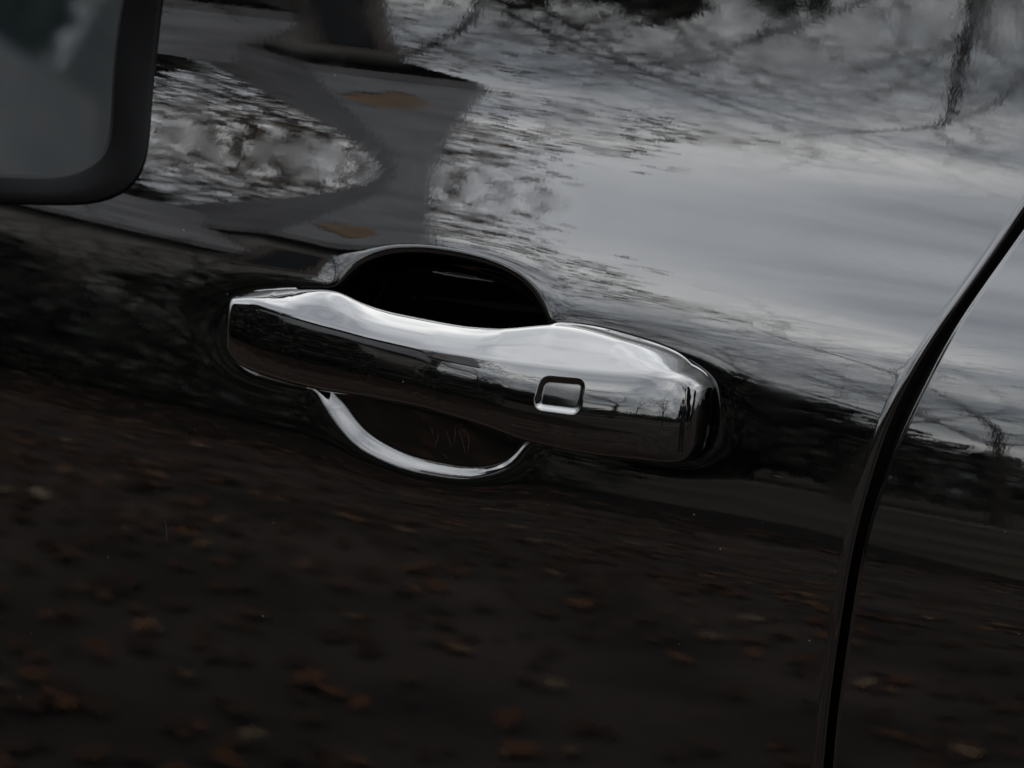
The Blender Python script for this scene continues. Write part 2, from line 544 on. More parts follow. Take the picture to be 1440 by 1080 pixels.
# ---------------------------------------------------------------- the handle
# front-face depth along the handle, measured outward from the skin plane
TP = [(318, 0.006), (345, 0.0092), (400, 0.0128), (500, 0.0172), (600, 0.0200), (700, 0.0208), (790, 0.0198), (850, 0.0182), (905, 0.0165), (935, 0.0149), (965, 0.01225), (985, 0.0094), (1000, 0.0058), (1012, 0.002)]
CREASE = [(318, 424), (350, 424), (400, 439), (450, 453), (500, 466), (560, 479), (620, 491), (700, 504), (760, 512), (840, 520), (900, 524), (955, 530), (985, 540), (1000, 552)]
TOPB = [(318, 440), (322, 424), (335, 414), (352, 410), (400, 409), (460, 409), (478, 415), (500, 427), (540, 439), (600, 451), (650, 460), (700, 463.5), (765, 460), (800, 464), (840, 473), (900, 488), (940, 499), (975, 515), (995, 531), (1004, 548)]
BOTT = [(317, 478), (322, 497), (335, 514), (352, 524), (400, 539), (460, 553), (530, 563), (600, 577), (680, 600), (740, 622), (800, 636), (850, 644), (900, 649), (955, 654), (978, 647), (992, 632), (1002, 612)]
t_px = spline_fn([p[0] for p in TP], [p[1] for p in TP], 8)


def curve_from_px(tab, back, sg=0.0022):
    pts = []
    for (px, py) in tab:
        o = float(t_px(px)) - back
        pts.append(unproject(px, py, o))
    pts = np.array(pts)
    return spline_fn(pts[:, 0], pts[:, 1], sg)


f_cr = curve_from_px(CREASE, 0.005, 0.004)
f_top = curve_from_px(TOPB, 0.0125, 0.0042)
f_bot = curve_from_px(BOTT, 0.004)
tp = np.array([(unproject(px, 520, t)[0], t) for px, t in TP])
f_T = spline_fn(tp[:, 0], tp[:, 1], 0.0045)
XL, XR = unproject(314, 480, 0.002)[0], unproject(1002, 585, 0.0)[0]


# the touch button: a rounded rectangle sunk into the front face
BTN = [(757, 529), (819, 536), (817, 584), (752, 574)]
btn_q = np.array([unproject(px, py, 0.0178) for px, py in BTN])
BTX0, BTX1 = btn_q[:, 0].min() - 0.004, btn_q[:, 0].max() + 0.004


def rounded_quad(q, r, n=10):
    c = q.mean(0); out = []
    for k in range(4):
        p, a, b = q[k], q[k - 1], q[(k + 1) % 4]
        ua = (a - p) / np.linalg.norm(a - p); ub = (b - p) / np.linalg.norm(b - p)
        p0, p1 = p + ua * r, p + ub * r
        for t in np.linspace(0, 1, n): out.append((1 - t) ** 2 * p0 + 2 * t * (1 - t) * p + t * t * p1)
    return np.array(out)


btn_poly = rounded_quad(btn_q, 0.0042)


KX0, KX1 = unproject(480, 500, .02)[0], unproject(820, 540, .02)[0]


def handle_surface(nu=720, nv=330):
    # stations crowd at the two rounded ends
    t = np.linspace(0, 1, nu); u = t - np.sin(2 * np.pi * t) / (2 * np.pi) * 0.55
    X = XL + (XR - XL) * u
    rows = []
    for x in X:
        T = float(f_T(x)); zc, zt, zb = float(f_cr(x)), float(f_top(x)), float(f_bot(x))
        zt = max(zt, zc + 0.0015)
        # end rounding
        el, er = (x - XL) / 0.0060, (XR - x) / 0.0040
        cl = math.sqrt(max(0.0, 1 - (1 - min(el, 1)) ** 2.2)) if el < 1 else 1.0
        crr = max(0.0, 1 - (1 - min(er, 1)) ** 2.3) ** 0.5 if er < 1 else 1.0
        lift = cl * crr
        base = float(skin(x, (zb + zc) / 2)) - 0.004
        pad = max(0.0, 1 - abs(x - XL) / 0.040) + max(0.0, 1 - abs(XR - x) / 0.085)
        pad = min(1.0, pad * 2.2)
        back = base * pad + (T - 0.0155) * (1 - pad)
        back = min(back, T - 0.004)
        Tl = base + (T - base) * lift
        H = zc - zb
        kx = min(1.0, max(0.0, (x - KX0) / (KX1 - KX0))); kx = kx * kx * (3 - 2 * kx)
        def fr(s):      # setback of the front face: tilts from vertical at the foot to 26 deg at the crease
            return (-0.02 * s + (0.15 - 0.02 * kx) * s * s + (0.0425 + 0.050 * kx) * s ** 4) * H
        pts = []
        pts.append((back, zb + 0.0035)); pts.append(((back + Tl) / 2 - 0.001, zb + 0.0012))
        pts.append((Tl - 0.0045, zb)); pts.append((Tl - 0.0012, zb + 0.0018))
        for s in np.linspace(0.14, 0.97, 9): pts.append((Tl - fr(s), zb + s * H))
        oc = Tl - fr(1.0)
        ht = zt - zc
        pts.append((oc - 0.0012, zc + 0.0010))
        td = max(0.0100, 1.1 * ht)
        topb = max(oc - td, back + 0.0005) if pad < 1 else max(oc - td, base + 0.001)
        for s in (0.3, 0.6, 0.85): pts.append((oc - 0.001 + (topb - oc + 0.001) * s, zc + 0.0012 + (ht - 0.0012) * (1 - (1 - s) ** 1.25)))
        pts.append((topb, zt)); pts.append((topb - 0.0025 if topb - 0.0025 > back else back, zt - 0.0002))
        pts.append((back, zt - (0.0012 if pad < 0.5 else -0.001)))
        P = np.array(pts)
        Pc = np.vstack([P, P[:1]])
        d = np.r_[0, np.cumsum(np.linalg.norm(np.diff(Pc, axis=0), axis=1))]
        q = np.linspace(0, d[-1], nv * 2, endpoint=False)
        S = np.stack([np.interp(q, d, Pc[:, 0]), np.interp(q, d, Pc[:, 1])], 1)
        sig = 0.00075 / (d[-1] / (nv * 2)); k = int(3 * sig) + 1
        ker = np.exp(-0.5 * (np.arange(-k, k + 1) / sig) ** 2); ker /= ker.sum()
        for c in (0, 1):
            e = np.r_[S[-k:, c], S[:, c], S[:k, c]]; S[:, c] = np.convolve(e, ker, 'valid')
        # resample with a fixed share of points between fixed landmarks (even arc length is smooth enough)
        S = S[::2]
        rows.append(np.stack([np.full(len(S), x), -S[:, 0], S[:, 1]], 1))
    A = np.array(rows)
    # smooth along the handle, keeping the ends
    for _ in range(8):
        B = A.copy(); B[2:-2, :, 1:] = (A[:-4, :, 1:] + 4 * A[1:-3, :, 1:] + 6 * A[2:-2, :, 1:] + 4 * A[3:-1, :, 1:] + A[4:, :, 1:]) / 16; A = B
    return A


HS = handle_surface()
nu, nv = HS.shape[:2]
def grid_normals(A):
    d1 = np.gradient(A, axis=0); d2 = (np.roll(A, -1, 1) - np.roll(A, 1, 1))
    n = np.cross(d1, d2); return n / (np.linalg.norm(n, axis=-1, keepdims=True) + 1e-12)
HN = grid_normals(HS)
ci = np.argmin(HS[nu // 2, :, 1])
if HN[nu // 2, ci, 1] > 0: HN = -HN
sb = np.full(HS.shape[:2], 1.0)
mb = (HS[..., 0] > BTX0) & (HS[..., 0] < BTX1) & (HN[..., 1] < -0.5)
sb[mb] = sdf_poly(HS[..., 0][mb], HS[..., 2][mb], btn_poly)
tb = np.clip((-sb) / 0.0021, 0, 1)
sink = 0.0015 * (tb * tb * (3 - 2 * tb))
HS = HS - HN * sink[..., None]
HN = grid_normals(HS)
if HN[nu // 2, ci, 1] > 0: HN = -HN
hf = grid_faces(nu, nv, True)
fb = sb.ravel()[hf].max(1)
handle = sub_mesh("door_handle", HS.reshape(-1, 3), HN.reshape(-1, 3), hf[fb >= -0.0018], M['handle'], car)
handle["label"] = "gloss black pull handle bridging the finger recess"
btn = sub_mesh("touch_button", HS.reshape(-1, 3), HN.reshape(-1, 3), hf[fb < -0.0018], M['button'], handle)
btn["label"] = "small sunken rounded rectangle button"

# ---------------------------------------------------------------- surroundings that the lacquer mirrors
rng = np.random.default_rng(11)


def at(az, d, z=0.0):
    """point at azimuth az (degrees from straight out of the door, towards the car's nose) and distance d"""
    return np.array([-math.sin(R(az)) * d, -math.cos(R(az)) * d, z])


M['ground'] = add_noise_color(new_mat("short_grass_soil", (0.04, 0.04, 0.03), 0.95, spec=0.02)[0], 0.5, (0.014, 0.0120, 0.009), (0.028, 0.024, 0.019), bump=0.4, bump_scale=6)
M['asphalt'] = add_noise_color(new_mat("asphalt", (0.04, 0.04, 0.04), 0.9, spec=0.04)[0], 3.0, (0.0120, 0.0098, 0.0086), (0.0250, 0.0200, 0.0172), bump=0.5, bump_scale=90)
M['path'] = add_noise_color(new_mat("gravel_path", (0.2, 0.19, 0.17), 0.9, spec=0.1)[0], 4.0, (0.026, 0.024, 0.021), (0.042, 0.039, 0.034))
M['bark'] = add_noise_color(new_mat("bark", (0.05, 0.045, 0.04), 0.9, spec=0.1)[0], 8.0, (0.010, 0.009, 0.008), (0.028, 0.025, 0.022))
M['ever'] = add_noise_color(new_mat("evergreen_leaf", (0.02, 0.03, 0.02), 0.7, spec=0.2)[0], 1.2, (0.007, 0.010, 0.007), (0.018, 0.022, 0.015))
M['wall'] = add_noise_color(new_mat("grey_render", (0.2, 0.2, 0.19), 0.9, spec=0.1)[0], 1.5, (0.10, 0.10, 0.097), (0.17, 0.17, 0.165))
M['roof'] = add_noise_color(new_mat("slate", (0.1, 0.1, 0.11), 0.8, spec=0.2)[0], 2.0, (0.075, 0.078, 0.084), (0.115, 0.118, 0.125))
M['clay'] = add_noise_color(new_mat("rust_clay", (0.3, 0.12, 0.04), 0.8, spec=0.1)[0], 5.0, (0.085, 0.066, 0.048), (0.115, 0.078, 0.048))
M['withered'] = add_noise_color(new_mat("withered_leaf", (0.06, 0.04, 0.025), 0.8, spec=0.1)[0], 3.0, (0.04, 0.03, 0.02), (0.09, 0.065, 0.04))
M['wood'] = new_mat("dark_wood", (0.05, 0.04, 0.035), 0.7)[0]
M['pane'] = new_mat("house_pane", (0.015, 0.017, 0.02), 0.5, spec=0.1)[0]

# ground sheet, parking strip, path
g = mesh_obj("ground", [(-300, -400, -0.008), (300, -400, -0.008), (300, 60, -0.008), (-300, 60, -0.008)], [(0, 1, 2, 3)], M['ground'])
tag(g, kind="structure")
g = mesh_obj("parking_strip", [(-60, -5.6, -0.004), (60, -5.6, -0.004), (60, 3.0, -0.004), (-60, 3.0, -0.004)], [(0, 1, 2, 3)], M['asphalt'])
tag(g, kind="structure")
pv = []
for x in np.linspace(-60, 40, 40):
    y = -26 - 3 * math.sin(x * 0.06)
    pv += [(x, y - 1.1, 0.0), (x, y + 1.1, 0.0)]
g = mesh_obj("path", pv, grid_faces(40, 2), M['path'])
tag(g, kind="structure")

# fallen leaves
lm, ln, ll, lb = new_mat("fallen_leaf", (0.2, 0.1, 0.05), 0.85, spec=0.06)
at_n = ln.new("ShaderNodeAttribute"); at_n.attribute_name = "tone"
lr = ln.new("ShaderNodeValToRGB")
for k, (p, c) in enumerate([(0.0, (0.010, 0.007, 0.006)), (0.45, (0.022, 0.012, 0.008)), (0.7, (0.044, 0.020, 0.010)), (0.88, (0.055, 0.036, 0.022)), (1.0, (0.085, 0.066, 0.048))]):
    el_ = lr.color_ramp.elements[k] if k < 2 else lr.color_ramp.elements.new(p)
    el_.position = p; el_.color = (*c, 1)
ll.new(at_n.outputs["Fac"], lr.inputs[0]); ll.new(lr.outputs[0], lb.inputs["Base Color"])
leaf_out = [(0, -0.5, 0), (0.22, -0.30, 0.05), (0.36, 0.0, 0.09), (0.2, 0.30, 0.06), (0, 0.55, 0.0), (-0.2, 0.30, 0.06), (-0.36, 0.0, 0.09), (-0.22, -0.30, 0.05), (0, 0, 0)]
leaf_out = np.array(leaf_out)
lv, lf, tone = [], [], []
n_try = 0
while len(tone) < 19000:
    n_try += 1
    x, y = rng.uniform(-9, 4), rng.uniform(-6.5, -0.3)
    dens = 0.30 + 0.7 * (0.5 + 0.5 * math.sin(1.7 * x + 0.8 * math.sin(2.1 * y)) * math.sin(2.3 * y + x * 0.7))
    dens *= np.clip(0.25 + (-x - 0.2) * 0.35, 0.15, 1) * np.clip(1.15 + y / 6.5, 0.12, 1)
    if rng.random() > dens: continue
    sz = rng.uniform(0.022, 0.056); a = rng.uniform(0, 2 * math.pi)
    tx, ty = rng.normal(0, 0.22, 2)
    c, s_ = math.cos(a), math.sin(a)
    P = leaf_out * sz * np.array([1, 1, rng.uniform(-1.2, 2.2)])
    Q = np.stack([P[:, 0] * c - P[:, 1] * s_, P[:, 0] * s_ + P[:, 1] * c, P[:, 2]], 1)
    Q[:, 2] += Q[:, 0] * tx + Q[:, 1] * ty
    Q[:, 2] += 0.006 - Q[:, 2].min()
    b0 = len(lv) * 9
    lv.append(Q + np.array([x, y, 0.0]))
    lf += [(b0 + k, b0 + (k + 1) % 8, b0 + 8) for k in range(8)]
    tone.append(min(1, max(0, rng.beta(1.3, 1.9))))
leaves = mesh_obj("fallen_leaves", np.concatenate(lv), np.array(lf), lm, smooth=False)
ta = leaves.data.attributes.new("tone", 'FLOAT', 'FACE')
ta.data.foreach_set("value", np.repeat(np.array(tone, dtype=np.float32), 8))
tag(leaves, "brown and orange fallen leaves scattered on the dark ground", "leaves", kind="stuff")


def leaf_cloud(name, centers, radii, n, size, mat, parent=None, seed=0, loc=(0, 0, 0)):
    r = np.random.default_rng(seed)
    C = np.array(centers, float); Rd = np.array(radii, float)
    k = r.choice(len(C), n, p=(Rd.prod(1) ** 0.67) / (Rd.prod(1) ** 0.67).sum())
    u = r.normal(0, 1, (n, 3)); u /= np.linalg.norm(u, axis=1, keepdims=True)
    rad = r.uniform(0.55, 1.06, (n, 1)) ** 0.6
    P = C[k] + u * rad * Rd[k]
    P[:, 2] = np.maximum(P[:, 2], 0.02)
    a = r.normal(0, 1, (n, 3)); a /= np.linalg.norm(a, axis=1, keepdims=True)
    b = np.cross(a, r.normal(0, 1, (n, 3))); b /= np.linalg.norm(b, axis=1, keepdims=True)
    s = size * r.uniform(0.5, 1.3, (n, 1))
    V = np.stack([P - a * s, P + b * s * 0.5, P + a * s, P - b * s * 0.5], 1).reshape(-1, 3)
    return mesh_obj(name, V, np.arange(n * 4).reshape(n, 4), mat, parent, smooth=False)


# bare trees
def bare_tree(az, d, h, seed, label, spread=0.55, fork=0.30, twig=1.0, litter=0, thick=0.8):
    r = np.random.default_rng(seed)
    root = empty("bare_tree", tuple(at(az, d)))
    tag(root, label, "tree")
    segs = {'trunk': [], 'branches': []}

    def grow(p, dirv, length, rad, lvl, key):
        n = 4 if lvl < 3 else 3
        pts, rr = [p.copy()], [rad]
        end = rad * (0.58 if lvl < 1 else 0.5)
        for k in range(n):
            dirv = dirv + r.normal(0, 0.04 + 0.06 * lvl, 3) + np.array([0, 0, 0.04 if lvl < 4 else -0.02])
            dirv /= np.linalg.norm(dirv)
            p = p + dirv * length / n
            pts.append(p.copy()); rr.append(rad + (end - rad) * (k + 1) / n)
        segs[key].append((pts, rr))
        if lvl >= 6 or rad < 0.0005 * h * thick: return
        nb = (5, 3, 4, 4, 4, 3, 2)[min(lvl, 6)]
        for k in range(nb):
            t = 1.0 if k == 0 else r.uniform(0.35, 1.0) if lvl else r.uniform(0.7, 1.0)
            i = t * n; i0 = min(int(i), n - 1); q = pts[i0] + (pts[i0 + 1] - pts[i0]) * (i - i0)
            ax = r.normal(0, 1, 3); ax -= dirv * (ax @ dirv); ax /= np.linalg.norm(ax)
            sp = (0.25 if k == 0 else spread + 0.28) * r.uniform(0.7, 1.25)
            nd = dirv * math.cos(sp) + ax * math.sin(sp)
            nd[2] += 0.10; nd /= np.linalg.norm(nd)
            grow(q, nd, length * r.uniform(0.62, 0.82) * (1.0 if lvl else 0.85), (end if k == 0 else end * r.uniform(0.55, 0.85)), lvl + 1, 'branches')
    grow(np.zeros(3), np.array([r.normal(0, .04), r.normal(0, .04), 1.0]), h * fork, h * 0.0105 * thick, 0, 'trunk')
    tips = []
    top = max(q[2] for lst in segs.values() for pts, rr in lst for q in pts); kz = h / top
    for key, lst in segs.items():
        vs, fs, b = [], [], 0
        for pts, rr in lst:
            m = 7 if rr[0] > 0.05 else 3
            P = np.array(pts) * kz; ring = []
            for i in range(len(P)):
                t = P[min(i + 1, len(P) - 1)] - P[max(i - 1, 0)]; t /= np.linalg.norm(t)
                a = np.cross(t, [0.3, 0.9, 0.1]); a /= np.linalg.norm(a); c = np.cross(t, a)
                th = np.arange(m) * 2 * math.pi / m
                ring.append(P[i] + max(rr[i] * kz, 0.006 * twig) * (np.cos(th)[:, None] * a + np.sin(th)[:, None] * c))
            vs.append(np.concatenate(ring)); tips.append(P[-1]); fs.append(grid_faces(len(P), m, True) + b); b += len(P) * m
        mesh_obj(key, np.concatenate(vs), np.concatenate(fs), M['bark'], root)
    if litter:
        tp_ = [q for q in tips if q[2] > h * 0.3]
        leaf_cloud("withered_leaves", [tp_[i] for i in r.integers(0, len(tp_), 400)], [(h * .05,) * 3] * 400, litter, h * 0.006, M['withered'], root, seed)
    return root


bare_tree(19.5, 24, 11.5, 3, "tall bare tree mirrored right of the handle across the panel gap")
bare_tree(25.5, 40, 14.5, 5, "bare tree farther back mirrored between handle and panel gap")
bare_tree(22.5, 32, 11.0, 6, "bare tree of middle height mirrored left of the panel gap", spread=0.7)
bare_tree(16.0, 28, 11.5, 7, "bare tree mirrored in the panel right of the gap", spread=0.7)
bare_tree(28.0, 46, 15.0, 9, "slender bare tree mirrored above the handle's right end")
bare_tree(33.5, 50, 15.0, 10, "far bare tree mirrored over the finger recess")
bare_tree(29.5, 27, 15.5, 8, "spreading bare tree mirrored just right of the slate roofed house", spread=0.7, thick=0.55)
bare_tree(-3, 20, 9.0, 118, "lone bare tree mirrored beside the photographer in the handle end", twig=1.8, thick=2.0)
bare_tree(13, 36, 13.0, 113, "bare tree mirrored at the right rim of the frame", spread=.7)
bare_tree(39.5, 22, 14.5, 14, "bare tree with withered leaves mirrored above the low house wing", twig=2.0, litter=9000, spread=.7)
bare_tree(44, 20, 12.5, 15, "bare tree mirrored at the corner of the car window", spread=0.7, twig=2.0, litter=7000)
for az_, d_, h_, sd_, lb_ in ((35.5, 9.6, 3.4, 41, "leafless shrub by the house mirrored left of the finger recess"), (38.0, 9.0, 2.9, 42, "low leafless shrub mirrored left of the handle"), (40.3, 9.4, 3.6, 43, "leafless shrub mirrored below the window corner")):
    bare_tree(az_, d_, h_, sd_, lb_, spread=0.9, fork=0.18, twig=0.8)
bare_tree(57, 13, 10.5, 21, "bare tree mirrored in the left end of the handle")
bare_tree(-32, 6.5, 11.0, 31, "large bare tree behind the photographer, overhanging the car", spread=0.75)


# evergreens
def evergreen(az, d, h, w, seed, label, n=6000):
    r = np.random.default_rng(seed)
    root = empty("evergreen_tree", tuple(at(az, d)))
    tag(root, label, "tree", "evergreens at the edge of the field")
    th = np.linspace(0, 2 * math.pi, 8)[:-1]; rings = []
    for z, rr in ((0, h * .03), (h * .3, h * .022), (h * .9, h * .006)):
        rings.append(np.stack([rr * np.cos(th), rr * np.sin(th), np.full(7, z)], 1))
    mesh_obj("trunk", np.concatenate(rings), grid_faces(3, 7, True), M['bark'], root)
    cs, rs = [], []
    for k in range(26):
        z = h * r.uniform(0.10, 0.92); ww = w * (1 - (z / h) ** 1.6) * 0.8 + 0.1 * w
        a = r.uniform(0, 2 * math.pi); q = r.uniform(0, 1) * ww
        cs.append((q * math.cos(a), q * math.sin(a), z)); rs.append((ww * .5 + .1, ww * .5 + .1, h * 0.11))
    leaf_cloud("crown", cs, rs, n, h * 0.035, M['ever'], root, seed)
    return root


evergreen(22.5, 31, 5.8, 4.2, 50, "low rounded evergreen mirrored right of the handle's button")
evergreen(25.5, 34, 6.8, 4.6, 51, "rounded dark evergreen mirrored beside the handle's button")
evergreen(29, 36, 7.0, 5.0, 52, "broad dark evergreen mirrored behind the handle's button")
evergreen(34.0, 10.2, 2.5, 1.0, 61, "small dark evergreen at the foot of the steep roofed house", 4000)
evergreen(47.0, 8.6, 3.1, 1.1, 58, "bushy dark evergreen in front of the house wing", 5000)
evergreen(52, 8.8, 3.5, 1.2, 59, "second bushy dark evergreen in front of the house wing", 5000)
evergreen(58, 8.8, 3.9, 1.5, 60, "bushy dark evergreen at the far end of the house wing", 5000)
evergreen(46, 16, 9.0, 4.0, 53, "tall dark evergreen mirrored left of the house in the handle")
evergreen(52, 17, 10.5, 4.2, 54, "taller dark evergreen mirrored at the handle's left half")
evergreen(60, 15, 11.0, 4.5, 55, "dark evergreen mirrored at the left tip of the handle")
evergreen(-40, 11, 8.0, 1.3, 56, "narrow dark evergreen mirrored behind the photographer")
evergreen(-58, 14, 9.0, 3.0, 57, "dark evergreen at the rear, mirrored in the handle's rounded end")

# far wood that closes the horizon
cs, rs = [], []
for k in range(230):
    az_ = rng.uniform(-75, 80); d_ = rng.uniform(62, 85)
    p = at(az_, d_); hh = rng.uniform(2.5, 4.4) * (1.25 if az_ > 24 else 1.0)
    cs.append((p[0], p[1], hh * 0.5)); rs.append((4.0, 4.0, hh))
fw = leaf_cloud("far_wood", cs, rs, 60000, 0.55, M['ever'], None, 71)
tag(fw, "dark far wood along the edge of the field", "woodland", kind="stuff")

# clipped hedge on the left in front of the house
hroot = empty("garden_hedge", tuple(at(48, 8.2)), R(-38))
tag(hroot, "low dark clipped hedge in front of the house, mirrored below the shoulder line", "hedge")
cs = [(x, 0, 0.6) for x in np.linspace(-5, 3.0, 26)]
leaf_cloud("foliage", cs, [(0.42, 0.45, 0.62)] * len(cs), 16000, 0.05, M['ever'], hroot, 73)
st_me = None
for x in np.linspace(-4.9, 2.9, 12):
    if st_me is None:
        v_ = [(rr * math.cos(t * 1.2566), rr * math.sin(t * 1.2566), z) for z, rr in ((0, .03), (0.9, .012)) for t in range(5)]
        so_ = mesh_obj("stem", v_, [(t, (t + 1) % 5, 5 + (t + 1) % 5, 5 + t) for t in range(5)], M['bark'], hroot); st_me = so_.data
    else:
        so_ = link(bpy.data.objects.new("stem", st_me), hroot)
    so_.location = (x, 0, 0)


# added dark bed by the hedge: widens the black band in the lacquer's reflection
M['soil'] = add_noise_color(new_mat("added_dark_soil", (0.006, 0.005, 0.004), 0.95, spec=0.02)[0], 9.0, (0.0035, 0.0030, 0.0026), (0.0085, 0.0070, 0.0060), bump=0.5, bump_scale=40)
bed_l, bed_v = 90, []
ca, sa = math.cos(R(-38)), math.sin(R(-38))
hx_, hy_ = at(48, 8.2)[:2]
for i, x in enumerate(np.linspace(-6.5, 4.2, bed_l)):
    yo = 2.9 + 0.35 * math.sin(x * 1.3) + 0.22 * math.sin(x * 3.7 + 1) + rng.normal(0, 0.07)
    for y in (-0.6, yo): bed_v.append((hx_ + ca * x - sa * y, hy_ + sa * x + ca * y, 0.001))
tag(mesh_obj("added_dark_bed", bed_v, grid_faces(bed_l, 2), M['soil']), kind="structure")


# house with slate roof, hipped on one side and gabled on the other
def box(x0, x1, y0, y1, z0, z1):
    v = [(x0, y0, z0), (x1, y0, z0), (x1, y1, z0), (x0, y1, z0), (x0, y0, z1), (x1, y0, z1), (x1, y1, z1), (x0, y1, z1)]
    f = [(0, 3, 2, 1), (4, 5, 6, 7), (0, 1, 5, 4), (1, 2, 6, 5), (2, 3, 7, 6), (3, 0, 4, 7)]
    return v, f


def merge(parts):
    V_, F_ = [], []
    for v, f in parts:
        b = len(V_); V_ += list(v); F_ += [tuple(i + b for i in q) for q in f]
    return V_, F_


# local frame: +x to the left as seen from the car, +y away from the car, origin at the near gable corner
HA = 52.0                      # heading of the house's depth axis
house = empty("house", tuple(at(31.5, 12.0)))
ex = np.array([-math.cos(R(HA)), math.sin(R(HA)), 0]); ey = np.array([-math.sin(R(HA)), -math.cos(R(HA)), 0])
house.matrix_world = Matrix(((ex[0], ey[0], 0, house.location[0]), (ex[1], ey[1], 0, house.location[1]), (0, 0, 1, 0), (0, 0, 0, 1)))
tag(house, "grey rendered house with steep slate roof and lower wing, mirrored above the handle", "house")
LH, DH, EAVE, RIDGE, RY = 0.95, 3.6, 5.1, 10.3, 3.2
WL, WE, WR = 5.2, 3.8, 6.0     # low wing: far end, eave, ridge
mesh_obj("wall", *merge([box(0.15, LH - .15, 0.35, DH, 0.0, EAVE), box(LH - .14, WL - .2, 0.35, DH, 0.0, WE)]), M['wall'], house, smooth=False)
rv = [(-0.1, -0.1, EAVE), (LH, -0.1, EAVE), (LH, DH + .3, EAVE), (-0.1, DH + .3, EAVE), (-0.1, RY, RIDGE), (0.06, RY, RIDGE)]
rv2 = [(x, y, z - 0.25) for x, y, z in rv[:4]]
rfc = [(0, 1, 5, 4), (1, 2, 5), (2, 3, 4, 5), (3, 0, 4), (6, 7, 1, 0), (7, 8, 2, 1), (8, 9, 3, 2), (9, 6, 0, 3), (9, 8, 7, 6)]
roof = mesh_obj("roof", rv + rv2, rfc, M['roof'], house, smooth=False)
wv = [(LH - .1, -0.05, WE), (WL, -0.05, WE), (WL, DH + .25, WE), (LH - .1, DH + .25, WE), (LH - .1, 2.2, WR), (WL - 1.0, 2.2, WR)]
mesh_obj("wing_roof", wv + [(x, y, z - .2) for x, y, z in wv[:4]], rfc, M['roof'], house, smooth=False)
sl = (RIDGE - EAVE) / (RY + .1)


def roof_pt(x, t, lift):
    y = -0.1 + t; return (x, y - lift * 0.8, EAVE + sl * t + lift * 0.6)


pr = np.random.default_rng(5)
ring_ = [(0.46 + 0.27 * math.cos(a_) * pr.uniform(.7, 1.1), 0.60 + 0.30 * math.sin(a_) * pr.uniform(.6, 1.1)) for a_ in np.linspace(0, 2 * math.pi, 18, endpoint=False)]
mv = [roof_pt(0.46, 0.60, .06)] + [roof_pt(x, t, .03) for x, t in ring_] + [roof_pt(x, t, -.03) for x, t in ring_]  # thin raised rust-brown patch with a ragged outline on the roof slope
mesh_obj("rust_brown_patch", mv, [(0, 1 + i, 1 + (i + 1) % 18) for i in range(18)] + [(1 + i, 19 + i, 19 + (i + 1) % 18, 1 + (i + 1) % 18) for i in range(18)], M['clay'], roof, smooth=False)["label"] = "rust brown patch on the slates"
for (x0_, x1_, z0_, z1_) in ((0.22, 0.72, 0.9, 2.2), (0.22, 0.72, 3.2, 4.4), (3.3, 4.2, 0.9, 2.1)):
    wf = mesh_obj("window", *merge([box(x0_, x1_, 0.29, 0.36, z0_, z0_ + .08), box(x0_, x1_, 0.29, 0.36, z1_ - .08, z1_), box(x0_, x0_ + .08, 0.29, 0.36, z0_ + .08, z1_ - .08), box(x1_ - .08, x1_, 0.29, 0.36, z0_ + .08, z1_ - .08)]), M['wood'], house, smooth=False)
    mesh_obj("pane", *box(x0_ + .08, x1_ - .08, 0.32, 0.345, z0_ + .08, z1_ - .08), M['pane'], wf, smooth=False)
mesh_obj("door", *box(1.5, 2.35, 0.28, 0.345, 0.0, 2.1), M['wood'], house, smooth=False)


# ---------------------------------------------------------------- the photographer, seen only as a reflection in the handle's end
M['jacket'] = add_noise_color(new_mat("navy_jacket", (0.02, 0.022, 0.03), 0.8, spec=0.1)[0], 20, (0.012, 0.014, 0.02), (0.024, 0.026, 0.034))
M['jeans'] = add_noise_color(new_mat("dark_jeans", (0.02, 0.025, 0.04), 0.85, spec=0.1)[0], 30, (0.008, 0.009, 0.012), (0.016, 0.017, 0.02))
M['skin'] = new_mat("skin", (0.45, 0.28, 0.20), 0.5)[0]
M['hair'] = add_noise_color(new_mat("dark_hair", (0.02, 0.015, 0.01), 0.6)[0], 60, (0.012, 0.009, 0.006), (0.03, 0.022, 0.015))
M['shoe'] = new_mat("black_shoe", (0.01, 0.01, 0.01), 0.6)[0]
M['dslr'] = new_mat("camera_black", (0.012, 0.012, 0.012), 0.5)[0]


def skin_mesh(name, verts, edges, radii, mat, parent, root_i=0, sub=2):
    me = bpy.data.meshes.new(name); me.from_pydata(verts, edges, []); me.update()
    o = bpy.data.objects.new(name, me); link(o, parent)
    md = o.modifiers.new("skin", 'SKIN')
    if not me.skin_vertices: me.skin_vertices.new()
    for i, r_ in enumerate(radii):
        sv_ = me.skin_vertices[0].data[i]
        sv_.radius = (r_, r_) if isinstance(r_, float) else r_
        sv_.use_root = (i == root_i)
    md.use_smooth_shade = True
    ss = o.modifiers.new("smooth", 'SUBSURF'); ss.levels = sub; ss.render_levels = sub
    me.materials.append(mat)
    return o


fh = np.array([fwd[0], fwd[1], 0]); fh /= np.linalg.norm(fh)
feet = np.array([CAM[0], CAM[1], 0]) - fh * 0.34
person = empty("person", tuple(feet), math.atan2(fh[1], fh[0]) - math.pi / 2)
tag(person, "person in dark jacket and jeans raising a camera to the eye", "person")
EZ = float(CAM[2])                       # eye level
k = EZ / 1.50
